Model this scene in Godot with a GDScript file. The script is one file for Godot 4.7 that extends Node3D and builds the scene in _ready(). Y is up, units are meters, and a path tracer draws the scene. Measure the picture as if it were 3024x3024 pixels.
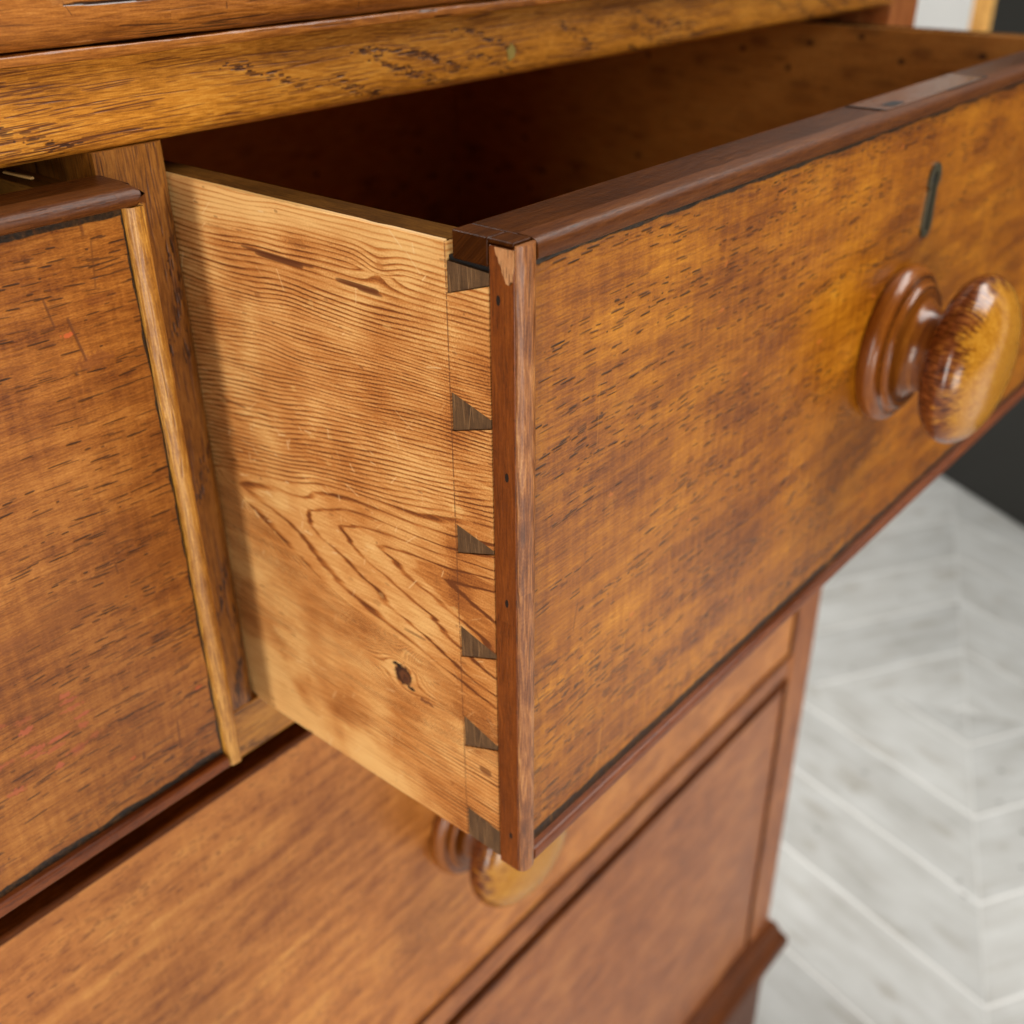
extends Node3D
# A close view of an old oak chest of drawers: its upper right drawer is pulled out and shows
# the pine side and the dovetails. Metres; x runs along the front, z out of the front, y up.
# y = 0 is the underside of the open drawer, z = 0 the outer face of its cockbead.

const ZF := -0.1238          # front face of the carcass
const FLOOR := -0.78
const FH := 0.190            # height of the upper drawer fronts
const FW := 0.472            # width of the open drawer

var M := {}
var rng := RandomNumberGenerator.new()
var wob := FastNoiseLite.new()
var taken := {}

# ------------------------------------------------------------------ naming and nodes
func numbered(called: String) -> String:
	var n: int = taken.get(called, 0)
	taken[called] = n + 1
	return called if n == 0 else "%s_%03d" % [called, n]

func thing(called: String, label: String, category: String, at: Vector3, group := "") -> Node3D:
	var o := Node3D.new()
	o.name = numbered(called)
	add_child(o)
	o.position = at
	o.set_meta("label", label)
	o.set_meta("category", category)
	if group != "":
		o.set_meta("group", group)
	return o

func obj(called: String, st: SurfaceTool, m: Material, parent: Node3D, label := "") -> MeshInstance3D:
	var o := MeshInstance3D.new()
	o.mesh = st.commit()
	o.material_override = m
	o.name = called
	parent.add_child(o, true)
	if label != "":
		o.set_meta("label", label)
	return o

# shapes are given in scene coordinates; a part's mesh is moved back by the position of its thing
var off := Vector3.ZERO
var ease := 0.0      # how far the ends of the next sweep are rounded in

func begin() -> SurfaceTool:
	var st := SurfaceTool.new()
	st.begin(Mesh.PRIMITIVE_TRIANGLES)
	return st

func vert(st: SurfaceTool, p: Vector3, n: Vector3, uv: Vector2) -> void:
	st.set_normal(n)
	st.set_uv(uv)
	st.add_vertex(p - off)

func tri(st: SurfaceTool, p: Array, n: Array, uv: Array) -> void:
	var face: Vector3 = (p[1] - p[0]).cross(p[2] - p[0])
	var k := [0, 1, 2] if face.dot(n[0] + n[1] + n[2]) < 0.0 else [0, 2, 1]
	for i in k:
		vert(st, p[i], n[i], uv[i])

func quad(st: SurfaceTool, p: Array, n: Array, uv: Array) -> void:
	tri(st, [p[0], p[1], p[2]], [n[0], n[1], n[2]], [uv[0], uv[1], uv[2]])
	tri(st, [p[0], p[2], p[3]], [n[0], n[2], n[3]], [uv[0], uv[2], uv[3]])

# how a board is laid into its texture: grain axis 0/1/2, size of the texture in metres, offset
class Lay:
	var grain := 0
	var w := 0.3
	var h := 0.05
	var o := Vector2.ZERO
	func _init(g: int, ww: float, hh: float, oo := Vector2.ZERO):
		grain = g
		w = ww
		h = hh
		o = oo
	func uv(p: Vector3) -> Vector2:
		if grain == 0:
			return Vector2(p.x / w, -(p.y - p.z) / h) + o
		if grain == 1:
			return Vector2(p.y / w, (p.x - p.z) / h) + o
		return Vector2(p.z / w, -(p.y - p.x) / h) + o

# a board with eased edges
func board(st: SurfaceTool, lo: Vector3, hi: Vector3, r: float, lay: Lay) -> void:
	var c := (lo + hi) / 2.0
	var h := (hi - lo) / 2.0
	r = minf(r, minf(h.x, minf(h.y, h.z)) * 0.9)
	var pt := func(s: Vector3, ax: int) -> Vector3:
		var v := Vector3(s.x * (h.x - r), s.y * (h.y - r), s.z * (h.z - r))
		v[ax] = s[ax] * h[ax]
		return c + v
	for ax in 3:
		var b := (ax + 1) % 3
		var d := (ax + 2) % 3
		for sg in [-1.0, 1.0]:
			var n := Vector3.ZERO
			n[ax] = sg
			var ps := []
			for q in [[-1, -1], [1, -1], [1, 1], [-1, 1]]:
				var s := Vector3.ZERO
				s[ax] = sg
				s[b] = q[0]
				s[d] = q[1]
				ps.append(pt.call(s, ax))
			quad(st, ps, [n, n, n, n], ps.map(func(p): return lay.uv(p)))
	for ax in 3:   # the edges along ax
		var b := (ax + 1) % 3
		var d := (ax + 2) % 3
		for sb in [-1.0, 1.0]:
			for sd in [-1.0, 1.0]:
				var n1 := Vector3.ZERO
				var n2 := Vector3.ZERO
				n1[b] = sb
				n2[d] = sd
				var s0 := Vector3.ZERO
				s0[ax] = -1
				s0[b] = sb
				s0[d] = sd
				var s1 := s0
				s1[ax] = 1
				var ps := [pt.call(s0, b), pt.call(s1, b), pt.call(s1, d), pt.call(s0, d)]
				quad(st, ps, [n1, n1, n2, n2], ps.map(func(p): return lay.uv(p)))
	for sx in [-1.0, 1.0]:
		for sy in [-1.0, 1.0]:
			for sz in [-1.0, 1.0]:
				var s := Vector3(sx, sy, sz)
				var ps := [pt.call(s, 0), pt.call(s, 1), pt.call(s, 2)]
				tri(st, ps, [Vector3(sx, 0, 0), Vector3(0, sy, 0), Vector3(0, 0, sz)], ps.map(func(p): return lay.uv(p)))

# a profile swept along an axis. axis 0: (p, q) = (z, y); axis 1: (p, q) = (x, z); axis 2: (p, q) = (x, y)
func at3(axis: int, a: float, v: Vector2) -> Vector3:
	if axis == 0:
		return Vector3(a, v.y, v.x)
	if axis == 1:
		return Vector3(v.x, a, v.y)
	return Vector3(v.x, v.y, a)

func sweep(st: SurfaceTool, pts: PackedVector2Array, axis: int, a0: float, a1: float, segs: int, lay: Lay, wear := 0.0, wear_scale := 90.0, flat_uv := false) -> void:
	if Geometry2D.is_polygon_clockwise(pts):
		pts.reverse()
	var n := pts.size()
	var fn: Array[Vector2] = []
	for i in n:
		var e := pts[(i + 1) % n] - pts[i]
		fn.append(Vector2(e.y, -e.x).normalized())
	# is_polygon_clockwise counts y down, so check that the normals point outwards
	var area := 0.0
	for i in n:
		area += pts[i].cross(pts[(i + 1) % n])
	var sg := 1.0 if area > 0.0 else -1.0
	var len_at := [0.0]
	for i in n:
		len_at.append(len_at[i] + pts[i].distance_to(pts[(i + 1) % n]))
	var place := func(i: int, s: int) -> Vector3:
		var a := a0 + (a1 - a0) * s / segs
		var v := pts[i]
		if ease > 0.0 and (s == 0 or s == segs):
			v -= (fn[i] + fn[(i + n - 1) % n]).normalized() * sg * ease
		if wear > 0.0:
			var m := (fn[i] + fn[(i + n - 1) % n]).normalized() * sg
			var sharp := 1.0 - fn[i].dot(fn[(i + n - 1) % n])
			var d := wob.get_noise_2d(a * wear_scale, i * 3.7) + 0.5 * wob.get_noise_2d(a * wear_scale * 4.0, i * 9.1 + 50.0)
			v += m * wear * (d * 0.5 - maxf(0.0, d - 0.25) * 2.5 * minf(1.0, sharp * 4.0))
		return at3(axis, a, v)
	var dir3 := func(v: Vector2) -> Vector3: return at3(axis, 0.0, v).normalized()
	for i in n:
		var j := (i + 1) % n
		var f := fn[i] * sg
		var fp := fn[(i + n - 1) % n] * sg
		var fq := fn[j] * sg
		var ni: Vector3 = dir3.call(f + fp) if f.dot(fp) > 0.55 else dir3.call(f)
		var nj: Vector3 = dir3.call(f + fq) if f.dot(fq) > 0.55 else dir3.call(f)
		for s in segs:
			var ps := [place.call(i, s), place.call(j, s), place.call(j, s + 1), place.call(i, s + 1)]
			var uv := []
			if flat_uv:
				uv = ps.map(func(p): return lay.uv(p))
			else:
				for q in [[i, s], [i + 1, s], [i + 1, s + 1], [i, s + 1]]:
					uv.append(Vector2((a0 + (a1 - a0) * q[1] / segs) / lay.w, len_at[q[0]] / lay.h) + lay.o)
			quad(st, ps, [ni, nj, nj, ni], uv)
	var idx := Geometry2D.triangulate_polygon(pts)
	for e in [[0, -1.0], [segs, 1.0]]:
		var nn: Vector3 = at3(axis, 1.0, Vector2.ZERO) * float(e[1])
		if axis == 1:
			nn = Vector3(0, e[1], 0)
		for k in range(0, idx.size(), 3):
			var ps := [place.call(idx[k], e[0]), place.call(idx[k + 1], e[0]), place.call(idx[k + 2], e[0])]
			tri(st, ps, [nn, nn, nn], ps.map(func(p): return lay.uv(p)))

# a turned shape round the z axis: profile of (radius, z)
func lathe(st: SurfaceTool, prof: PackedVector2Array, at: Vector3, sides: int) -> void:
	var n := prof.size()
	var nr: Array[Vector2] = []
	for i in n:
		var e := prof[mini(i + 1, n - 1)] - prof[maxi(i - 1, 0)]
		nr.append(Vector2(e.y, -e.x).normalized())
	if n > 2 and (nr[n / 2].x < 0.0 and prof[n / 2].x > prof[n - 1].x):
		for i in n:
			nr[i] = -nr[i]
	var total := 0.0
	var run := [0.0]
	for i in n - 1:
		total += prof[i].distance_to(prof[i + 1])
		run.append(total)
	for i in n - 1:
		for k in sides:
			var ps := []
			var ns := []
			var uv := []
			for q in [[i, k], [i + 1, k], [i + 1, k + 1], [i, k + 1]]:
				var a: float = TAU * q[1] / sides
				var v: Vector2 = prof[q[0]]
				ps.append(at + Vector3(cos(a) * v.x, sin(a) * v.x, v.y))
				var m: Vector2 = nr[q[0]]
				ns.append(Vector3(cos(a) * m.x, sin(a) * m.x, m.y).normalized())
				uv.append(Vector2(float(q[1]) / sides, run[q[0]] / total))
			quad(st, ps, ns, uv)

func smooth(prof: PackedVector2Array, per: int) -> PackedVector2Array:
	var out := PackedVector2Array()
	var n := prof.size()
	for i in n - 1:
		for k in per:
			out.append(prof[i].cubic_interpolate(prof[i + 1], prof[maxi(i - 1, 0)], prof[mini(i + 2, n - 1)], float(k) / per))
	out.append(prof[n - 1])
	return out

# a flat plate of the outline pts (x, y), standing d proud of the plane z = z0
func plate(st: SurfaceTool, pts: PackedVector2Array, z0: float, d: float) -> void:
	sweep(st, pts, 2, z0, z0 + d, 1, Lay.new(0, 0.05, 0.05))

# ------------------------------------------------------------------ textures of wood
func noise(w: int, h: int, sx: int, sy: int, freq: float, sd: int, oct := 3) -> PackedByteArray:
	var f := FastNoiseLite.new()
	f.seed = sd
	f.noise_type = FastNoiseLite.TYPE_SIMPLEX_SMOOTH
	f.frequency = freq
	f.fractal_octaves = oct
	var im := f.get_seamless_image(maxi(8, w / sx), maxi(8, h / sy), false, false, 0.12, true)
	im.convert(Image.FORMAT_L8)
	im.resize(w, h, Image.INTERPOLATE_CUBIC)
	return im.get_data()

func table(stops: Array) -> PackedByteArray:
	var g := Gradient.new()
	g.offsets = PackedFloat32Array(stops.map(func(s): return s[0]))
	g.colors = PackedColorArray(stops.map(func(s): return Color8(s[1], s[2], s[3])))
	var out := PackedByteArray()
	for i in 256:
		var c := g.sample(i / 255.0)
		out.append(c.r8)
		out.append(c.g8)
		out.append(c.b8)
	return out

class Sheet:
	var w: int
	var h: int
	var px: PackedByteArray   # colour
	var hi: PackedByteArray   # height
	func _init(ww: int, hh: int):
		w = ww
		h = hh
		px.resize(w * h * 3)
		hi.resize(w * h)
		hi.fill(150)
	func dab(x: int, y: int, c: Color, a: float, dip: int) -> void:
		x = posmod(x, w)
		y = posmod(y, h)
		var k := (y * w + x) * 3
		px[k] = int(lerpf(px[k], c.r8, a))
		px[k + 1] = int(lerpf(px[k + 1], c.g8, a))
		px[k + 2] = int(lerpf(px[k + 2], c.b8, a))
		k = y * w + x
		hi[k] = clampi(hi[k] - int(dip * a), 0, 255)
	func line(x: float, y: float, length: float, slope: float, wide: float, c: Color, a: float, dip: int, bend := 0.0) -> void:
		var n := int(length)
		for s in n:
			var t := float(s) / maxf(1.0, n - 1)
			var taper := sqrt(maxf(0.0, 1.0 - pow(2.0 * t - 1.0, 4.0)))
			var yy := y + slope * s + bend * s * s
			var half := wide * 0.5 * (0.35 + 0.65 * taper)
			var y0 := int(floor(yy - half - 0.5))
			var y1 := int(ceil(yy + half + 0.5))
			for j in range(y0, y1 + 1):
				var cover := clampf(half + 0.5 - absf(j - yy), 0.0, 1.0)
				if cover > 0.01:
					dab(int(x) + s, j, c, a * cover * (0.5 + 0.5 * taper), dip)
	func stroke(x: float, y: float, ang: float, length: float, wide: float, c: Color, a: float, dip: int) -> void:
		var dx := cos(ang)
		var dy := sin(ang)
		for s in int(length):
			var cx := x + dx * s
			var cy := y + dy * s
			for i in range(int(floor(cx - wide)), int(ceil(cx + wide)) + 1):
				for j in range(int(floor(cy - wide)), int(ceil(cy + wide)) + 1):
					var cover := clampf(wide * 0.5 + 0.5 - Vector2(i - cx, j - cy).length(), 0.0, 1.0)
					if cover > 0.02:
						dab(i, j, c, a * cover * 0.7, dip)
	func blot(x: float, y: float, rx: float, ry: float, c: Color, a: float, n: FastNoiseLite, dip := 0, rough := 0.75) -> void:
		for j in range(int(y - ry * 1.6), int(y + ry * 1.6)):
			for i in range(int(x - rx * 1.6), int(x + rx * 1.6)):
				var d := Vector2((i - x) / rx, (j - y) / ry).length() + rough * n.get_noise_2d(i * 2.3, j * 2.3)
				var cover := clampf((1.0 - d) * 4.0, 0.0, 1.0)
				if cover > 0.01:
					dab(i, j, c, a * cover, dip)
	func color() -> ImageTexture:
		return ImageTexture.create_from_image(Image.create_from_data(w, h, false, Image.FORMAT_RGB8, px))
	func height() -> ImageTexture:
		return ImageTexture.create_from_image(Image.create_from_data(w, h, false, Image.FORMAT_L8, hi))

# oak: s = pixels per millimetre along the grain, t across; how = settings
func oak(w: int, h: int, s: float, t: float, sd: int, how: Dictionary) -> Sheet:
	var o := Sheet.new(w, h)
	rng.seed = sd
	var fib := noise(w, h, 12, 1, how.get("fib", 0.26), sd, 4)
	var fib2 := noise(w, h, 48, 3, 0.13, sd + 1, 3)
	var cross := noise(w, h, 2, 16, 0.13, sd + 2, 3)
	var blt := noise(w, h, how.get("bx", 24), how.get("by", 7), 0.10, sd + 3, 4)
	var broad := noise(w, h, 64, 40, 0.12, sd + 5, 2)
	var fine := noise(w, h, 2, 1, 0.40, sd + 4, 2)
	var lut := table(how.stops)
	var a: int = how.get("a_fib", 92)
	var b: int = how.get("a_fib2", 60)
	var c: int = how.get("a_cross", 36)
	var d: int = how.get("a_blot", 70)
	var e: int = how.get("a_fine", 60)
	var z: int = how.get("a_broad", 40)
	var base: int = 128 * 256 - 128 * (a + b + c + d + e + z)
	var px := o.px
	var hi := o.hi
	for k in w * h:
		var v := (base + fib[k] * a + fib2[k] * b + cross[k] * c + blt[k] * d + fine[k] * e + broad[k] * z) >> 8
		v = 0 if v < 0 else (255 if v > 255 else v)
		var q := v * 3
		var m := k * 3
		px[m] = lut[q]
		px[m + 1] = lut[q + 1]
		px[m + 2] = lut[q + 2]
		hi[k] = 128 + (((fib[k] - 128) * 26 + (cross[k] - 128) * 12) >> 7)
	o.px = px
	o.hi = hi
	# pores: short dark dashes that follow the grain, in broken rows
	var bend := FastNoiseLite.new()
	bend.seed = sd + 9
	bend.frequency = 0.0016
	var grp := FastNoiseLite.new()
	grp.seed = sd + 10
	grp.frequency = 0.006
	var pc: Color = how.pore
	var rows: int = how.rows
	for r in rows:
		var y0 := rng.randf() * h
		var x := rng.randf() * 40.0 * s - 40.0 * s
		while x < w:
			var length: float = rng.randf_range(how.lmin, how.lmax) * s
			var yy := y0 + bend.get_noise_2d(x, y0 * 0.4) * float(how.get("sway", 3.0)) * t
			var dense := grp.get_noise_2d(x * 0.5, yy * 2.0)
			if dense > float(how.get("keep", -0.15)) + rng.randf_range(-0.22, 0.22):
				var slope := (bend.get_noise_2d(x + 20.0, y0 * 0.4) - bend.get_noise_2d(x - 20.0, y0 * 0.4)) * float(how.get("sway", 3.0)) * t / 40.0 + float(how.get("tilt", 0.0))
				o.line(x, yy + float(how.get("tilt", 0.0)) * x * 0.0 + rng.randf_range(-0.3, 0.3) * t, length, slope + rng.randf_range(-0.012, 0.012), rng.randf_range(0.6, 1.5) * float(how.pw) * t, pc, rng.randf_range(0.35, 0.95) * float(how.get("pa", 0.9)), int(how.get("dip", 90)))
			x += length + rng.randf_range(0.5, 2.2) * float(how.get("gap", 1.0)) * length
	# finer, paler lines between them
	for i in int(how.get("hair", 600)):
		o.line(rng.randf() * w, rng.randf() * h, rng.randf_range(2.0, 9.0) * s, rng.randf_range(-0.015, 0.015), 0.16 * t, pc.lerp(Color8(how.stops[1][1], how.stops[1][2], how.stops[1][3]), 0.45), rng.randf_range(0.15, 0.5), 20)
	return o

# grime that has gathered in the angle along one edge of a panel, with a ragged outline
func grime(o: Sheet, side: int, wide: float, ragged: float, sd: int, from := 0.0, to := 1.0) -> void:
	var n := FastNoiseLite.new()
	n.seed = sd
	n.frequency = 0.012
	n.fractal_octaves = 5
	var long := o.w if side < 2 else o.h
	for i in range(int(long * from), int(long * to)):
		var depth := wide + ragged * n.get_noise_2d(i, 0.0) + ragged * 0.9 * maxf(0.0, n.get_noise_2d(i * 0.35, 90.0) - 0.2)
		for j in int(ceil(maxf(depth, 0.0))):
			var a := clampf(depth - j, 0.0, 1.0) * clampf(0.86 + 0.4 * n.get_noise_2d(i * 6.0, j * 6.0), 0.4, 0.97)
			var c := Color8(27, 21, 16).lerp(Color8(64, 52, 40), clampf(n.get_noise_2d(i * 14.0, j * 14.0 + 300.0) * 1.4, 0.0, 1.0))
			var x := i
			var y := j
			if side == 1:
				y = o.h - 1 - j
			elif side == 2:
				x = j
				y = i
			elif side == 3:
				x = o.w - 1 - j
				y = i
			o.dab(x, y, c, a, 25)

# the resawn pine of the drawer side: growth rings cut into long arches, one dark knot
func pine() -> Sheet:
	var w := 1024
	var h := 1024
	var o := Sheet.new(w, h)
	var warp := noise(w, h, 24, 8, 0.04, 41, 2)
	var wave := noise(w, h, 16, 4, 0.10, 46, 2)
	var fib := noise(w, h, 16, 1, 0.2, 42, 4)
	var fine := noise(w, h, 1, 1, 0.3, 43, 3)
	var blt := noise(w, h, 12, 12, 0.07, 44, 4)
	var vary := noise(w, h, 32, 2, 0.06, 45, 3)
	var pale := table([[0.0, 240, 192, 122], [0.25, 217, 156, 89], [0.5, 196, 126, 60], [0.75, 156, 90, 38], [1.0, 110, 58, 22]])
	var px := o.px
	var hi := o.hi
	for j in h:
		var y := 190.0 * (1.0 - j / 1024.0)
		for i in w:
			var k := j * w + i
			var u := -200.0 + 200.0 * i / 1024.0
			var past := u + 124.0
			var d := y - 94.0 + (warp[k] - 128) * 0.009 + (wave[k] - 128) * 0.0010
			var ku := (u + 46.0) / 1.35
			var kv := y - 52.0
			var kr := ku * ku + kv * kv
			if kr < 900.0:
				d -= (4.0 * exp(-kr / 60.0) + 6.0 * exp(-kr / 220.0)) * clampf(kv * 0.12 + 0.2, -1.0, 1.0)
			var v2 := y - 177.0
			var u2 := u + 44.0
			var k2 := u2 * u2 * 0.5 + v2 * v2
			if k2 < 160.0:
				d += 2.6 * exp(-k2 / 18.0) * signf(v2 + 2.0)
			var f := 0.0
			var e := sqrt(d * d + 5.0) - 2.2
			if d >= 0.0:
				var c := e - 0.19 * (1.0 - smoothstep(30.0, 72.0, e)) * past
				f = c / 4.2 if c < 0.0 else c / 1.5
			else:
				var c := e - 0.45 * (1.0 - smoothstep(22.0, 58.0, e)) * past
				f = c / 9.9 if c < 0.0 else c / 1.55
			var open := clampf(-f * 0.6, 0.0, 1.0)        # inside the wide arches
			var g := f + (warp[k] - 128) * 0.004 + (vary[k] - 128) * 0.0016 + 50.62
			var ring: float = g - floor(g)
			var dark := smoothstep(0.44 + 0.30 * open, 0.84, ring) * (1.0 - smoothstep(0.88, 0.98, ring))
			var strong := 0.47 + (vary[k] - 110) * 0.0038 + 0.04 * open
			var flame := 0.26 * smoothstep(-3.80, -3.92, f - (vary[k] - 128) * 0.0016) * (1.0 - smoothstep(-4.5, -4.9, f)) if d < 6.0 else 0.0
			var v := 0.27 + dark * clampf(strong, 0.08, 0.8) + (fib[k] - 128) * 0.0018 + (fine[k] - 128) * 0.0016 + (blt[k] - 128) * 0.0020 + flame + 0.13 * smoothstep(-25.0, -20.5, u + (blt[k] - 128) * 0.03 + (fine[k] - 128) * 0.02)
			var sap := smoothstep(172.0, 184.0, y + (warp[k] - 128) * 0.05) + 0.95 * (1.0 - smoothstep(8.0, 38.0, y + (u + 96.0) * 0.28 + (blt[k] - 128) * 0.1))
			v = clampf(v * (1.0 - 0.55 * minf(sap, 1.0)) - 0.12 * sap, 0.0, 1.0)
			var q := int(v * 255.0) * 3
			var m := k * 3
			px[m] = pale[q]
			px[m + 1] = pale[q + 1]
			px[m + 2] = pale[q + 2]
			hi[k] = int(108.0 + dark * 70.0 + (fine[k] - 128) * 0.25 + (fib[k] - 128) * 0.2)
	o.px = px
	o.hi = hi
	rng.seed = 77
	var X := func(u): return (u + 200.0) / 200.0 * 1024.0
	var Y := func(y): return (1.0 - y / 190.0) * 1024.0
	# the knot
	o.blot(X.call(-46.0), Y.call(52.0), 20, 21, Color8(52, 27, 16), 0.94, wob, 40, 0.22)
	o.blot(X.call(-45.4), Y.call(51.6), 13, 13, Color8(112, 68, 40), 0.9, wob, 0, 0.25)
	o.blot(X.call(-45.2), Y.call(51.2), 6, 7, Color8(74, 42, 26), 0.8, wob)
	o.blot(X.call(-48.2), Y.call(55.0), 12, 4, Color8(28, 16, 12), 0.95, wob, 60)
	o.blot(X.call(-43.0), Y.call(48.4), 9, 4, Color8(34, 18, 13), 0.9, wob, 60)
	o.blot(X.call(-37.0), Y.call(46.5), 16, 4, Color8(112, 62, 34), 0.7, wob)
	o.blot(X.call(-44.0), Y.call(177.4), 9, 5, Color8(196, 128, 64), 0.7, wob)
	# dark resin streaks
	for q in [[-98.0, 172.3, 30.0, 0.9, 0.75], [-92.0, 171.6, 20.0, 1.6, 0.9], [-60.0, 170.6, 16.0, 1.3, 0.8], [-52.0, 169.8, 9.0, 0.8, 0.7], [-118.0, 122.0, 12.0, 0.7, 0.6], [-16.0, 33.0, 5.0, 2.6, 0.55], [-44.0, 70.0, 9.0, 0.9, 0.45]]:
		o.line(X.call(q[0]), Y.call(q[1]), q[2] * 5.12, 0.012, q[3] * 5.4, Color8(96, 50, 22), q[4], 30)
	for i in 260:
		o.line(rng.randf() * w, rng.randf() * h, rng.randf_range(2.0, 16.0), rng.randf_range(-0.05, 0.08), rng.randf_range(1.5, 4.0), Color8(118, 66, 32), rng.randf_range(0.2, 0.6), 20)
	# bruises, saw and plane marks, pale scratches
	for i in 190:
		o.stroke(rng.randf() * w, rng.randf() * h, rng.randf_range(-1.9, 1.4), rng.randf_range(5.0, 40.0), rng.randf_range(0.7, 1.8), Color8(250, 220, 168), rng.randf_range(0.35, 0.95), 40)
	for i in 70:
		o.stroke(X.call(rng.randf_range(-118.0, -52.0)), Y.call(rng.randf_range(84.0, 128.0)), rng.randf_range(-0.3, 1.9), rng.randf_range(4.0, 22.0), rng.randf_range(0.8, 2.2), Color8(250, 222, 172), rng.randf_range(0.4, 0.95), 40)
	for i in 60:
		o.stroke(X.call(rng.randf_range(-40.0, -8.0)), Y.call(rng.randf_range(20.0, 90.0)), rng.randf_range(-0.6, 0.9), rng.randf_range(6.0, 34.0), rng.randf_range(0.6, 1.6), Color8(246, 212, 158), rng.randf_range(0.3, 0.8), 30)
	for i in 46:
		o.blot(rng.randf() * w, rng.randf() * h, rng.randf_range(3, 16), rng.randf_range(2, 6), Color8(238, 196, 126), rng.randf_range(0.2, 0.55), wob, 12)
	for i in 34:
		o.blot(rng.randf() * w, rng.randf() * h, rng.randf_range(6, 30), rng.randf_range(2, 7), Color8(128, 80, 38), rng.randf_range(0.08, 0.24), wob)
	# the marking-gauge line the dovetails were cut to
	for j in h:
		if wob.get_noise_2d(j * 3.0, 7.0) > -0.35:
			o.dab(int(X.call(-21.75)), j, Color8(92, 52, 26), 0.75, 90)
			o.dab(int(X.call(-21.75)) + 1, j, Color8(120, 70, 36), 0.4, 50)
	return o

func mahogany(w: int, h: int, sd: int, stops: Array) -> Sheet:
	return oak(w, h, w / 100.0, h / 100.0, sd, {"stops": stops, "pore": Color8(38, 16, 8), "rows": 90, "lmin": 1.0, "lmax": 4.5, "pw": 0.16, "pa": 0.6, "dip": 50, "a_fib": 110, "a_cross": 10, "a_blot": 60, "sway": 1.0, "hair": 500})

func wood(o: Sheet, rough: float, relief: float, tint := Color.WHITE, spec := 0.5) -> StandardMaterial3D:
	var m := StandardMaterial3D.new()
	m.albedo_texture = o.color()
	m.albedo_color = tint
	m.roughness = rough
	m.metallic_specular = spec
	m.heightmap_enabled = true
	m.heightmap_texture = o.height()
	m.heightmap_scale = relief
	return m

func tinted(m: StandardMaterial3D, tint: Color, rough := -1.0) -> StandardMaterial3D:
	var c: StandardMaterial3D = m.duplicate()
	c.albedo_color = tint
	if rough >= 0.0:
		c.roughness = rough
	return c

func plain(c: Color, rough: float, metal := 0.0) -> StandardMaterial3D:
	var m := StandardMaterial3D.new()
	m.albedo_color = c
	m.roughness = rough
	m.metallic = metal
	return m

# ------------------------------------------------------------------ the scene
func _ready() -> void:
	wob.seed = 5
	wob.frequency = 0.05
	wob.fractal_octaves = 3
	rng.seed = 1

	# --- camera
	var cam := Camera3D.new()
	cam.name = "camera"
	cam.transform = Transform3D(Basis(
		Vector3(0.6454486, -0.0081911, 0.7637598),
		Vector3(0.3862660, 0.8661523, -0.3171417),
		Vector3(-0.6589346, 0.4997131, 0.5622207)).orthonormalized(), Vector3(-0.172149, 0.254597, 0.144384))
	cam.fov = 50.8775
	cam.near = 0.01
	cam.far = 60.0
	var lens := CameraAttributesPhysical.new()
	lens.frustum_focal_length = 25.23
	lens.frustum_focus_distance = 0.262
	lens.frustum_near = 0.01
	lens.frustum_far = 60.0
	lens.exposure_aperture = 8.2
	cam.attributes = lens
	add_child(cam)
	cam.current = true

	# --- room light: an even grey beyond what is built, a tall window to the left, and unseen fills added for fronts, floor and wall
	var we := WorldEnvironment.new()
	we.name = "environment"
	var env := Environment.new()
	env.background_mode = Environment.BG_COLOR
	env.background_color = Color(0.28, 0.28, 0.28)
	env.tonemap_mode = Environment.TONE_MAPPER_LINEAR
	env.tonemap_exposure = 0.93
	env.sdfgi_enabled = true
	env.ssao_enabled = true
	env.ssil_enabled = true
	we.environment = env
	add_child(we)
	lamp("window_light", Vector3(-2.1, 0.16, 0.92), Vector3(0, 0.05, -0.08), Vector2(0.34, 1.6), 6.7, Color(1.0, 0.97, 0.93))
	lamp("front_fill", Vector3(-0.9, -0.5, 2.3), Vector3(0.1, -0.05, 0.0), Vector2(1.0, 1.0), 3.6, Color(1.0, 0.98, 0.95))  # unseen fill, added to brighten the drawer fronts
	lamp("floor_fill", Vector3(1.9, 2.0, 1.2), Vector3(1.5, -0.78, 0.7), Vector2(2.2, 2.2), 4.0, Color(1.0, 0.99, 0.97))  # unseen overhead fill, added to lift the floor
	lamp("wall_fill", Vector3(0.2, 1.9, -1.6), Vector3(2.3, 0.2, -1.0), Vector2(0.8, 0.8), 12.0, Color(1.0, 0.99, 0.97))  # unseen fill, added to brighten the white wall

	materials()
	floor_and_background()
	chest()
	open_drawer()
	left_drawer()
	wide_drawer("wide drawer with a round knob directly below the open drawer", -0.2595, -0.0255, 31, true)
	wide_drawer("lowest wide drawer resting just above the dark plinth", -0.598, -0.285, 57, false)
	# a sliver of wood lies on top of the left drawer
	off = Vector3.ZERO
	var st := begin()
	board(st, Vector3(-0.0006, 0, -0.0065), Vector3(0.0006, 0.0008, 0.0065), 0.0003, Lay.new(2, 0.1, 0.1))
	var sl := obj("wood_splinter", st, M.pale, self)
	sl.position = Vector3(-0.0374, 0.19155, -0.1374)
	sl.rotation.y = 0.07
	sl.set_meta("label", "pale thin wood splinter lying on top of the left drawer front")
	sl.set_meta("category", "splinter")

func lamp(called: String, at: Vector3, to: Vector3, size: Vector2, energy: float, c: Color) -> void:
	var l := AreaLight3D.new()
	l.name = called
	l.area_size = size
	l.area_normalize_energy = false
	l.light_energy = energy
	l.light_color = c
	l.area_range = 30.0
	l.shadow_enabled = true
	add_child(l)
	l.look_at_from_position(at, to, Vector3.UP)

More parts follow.
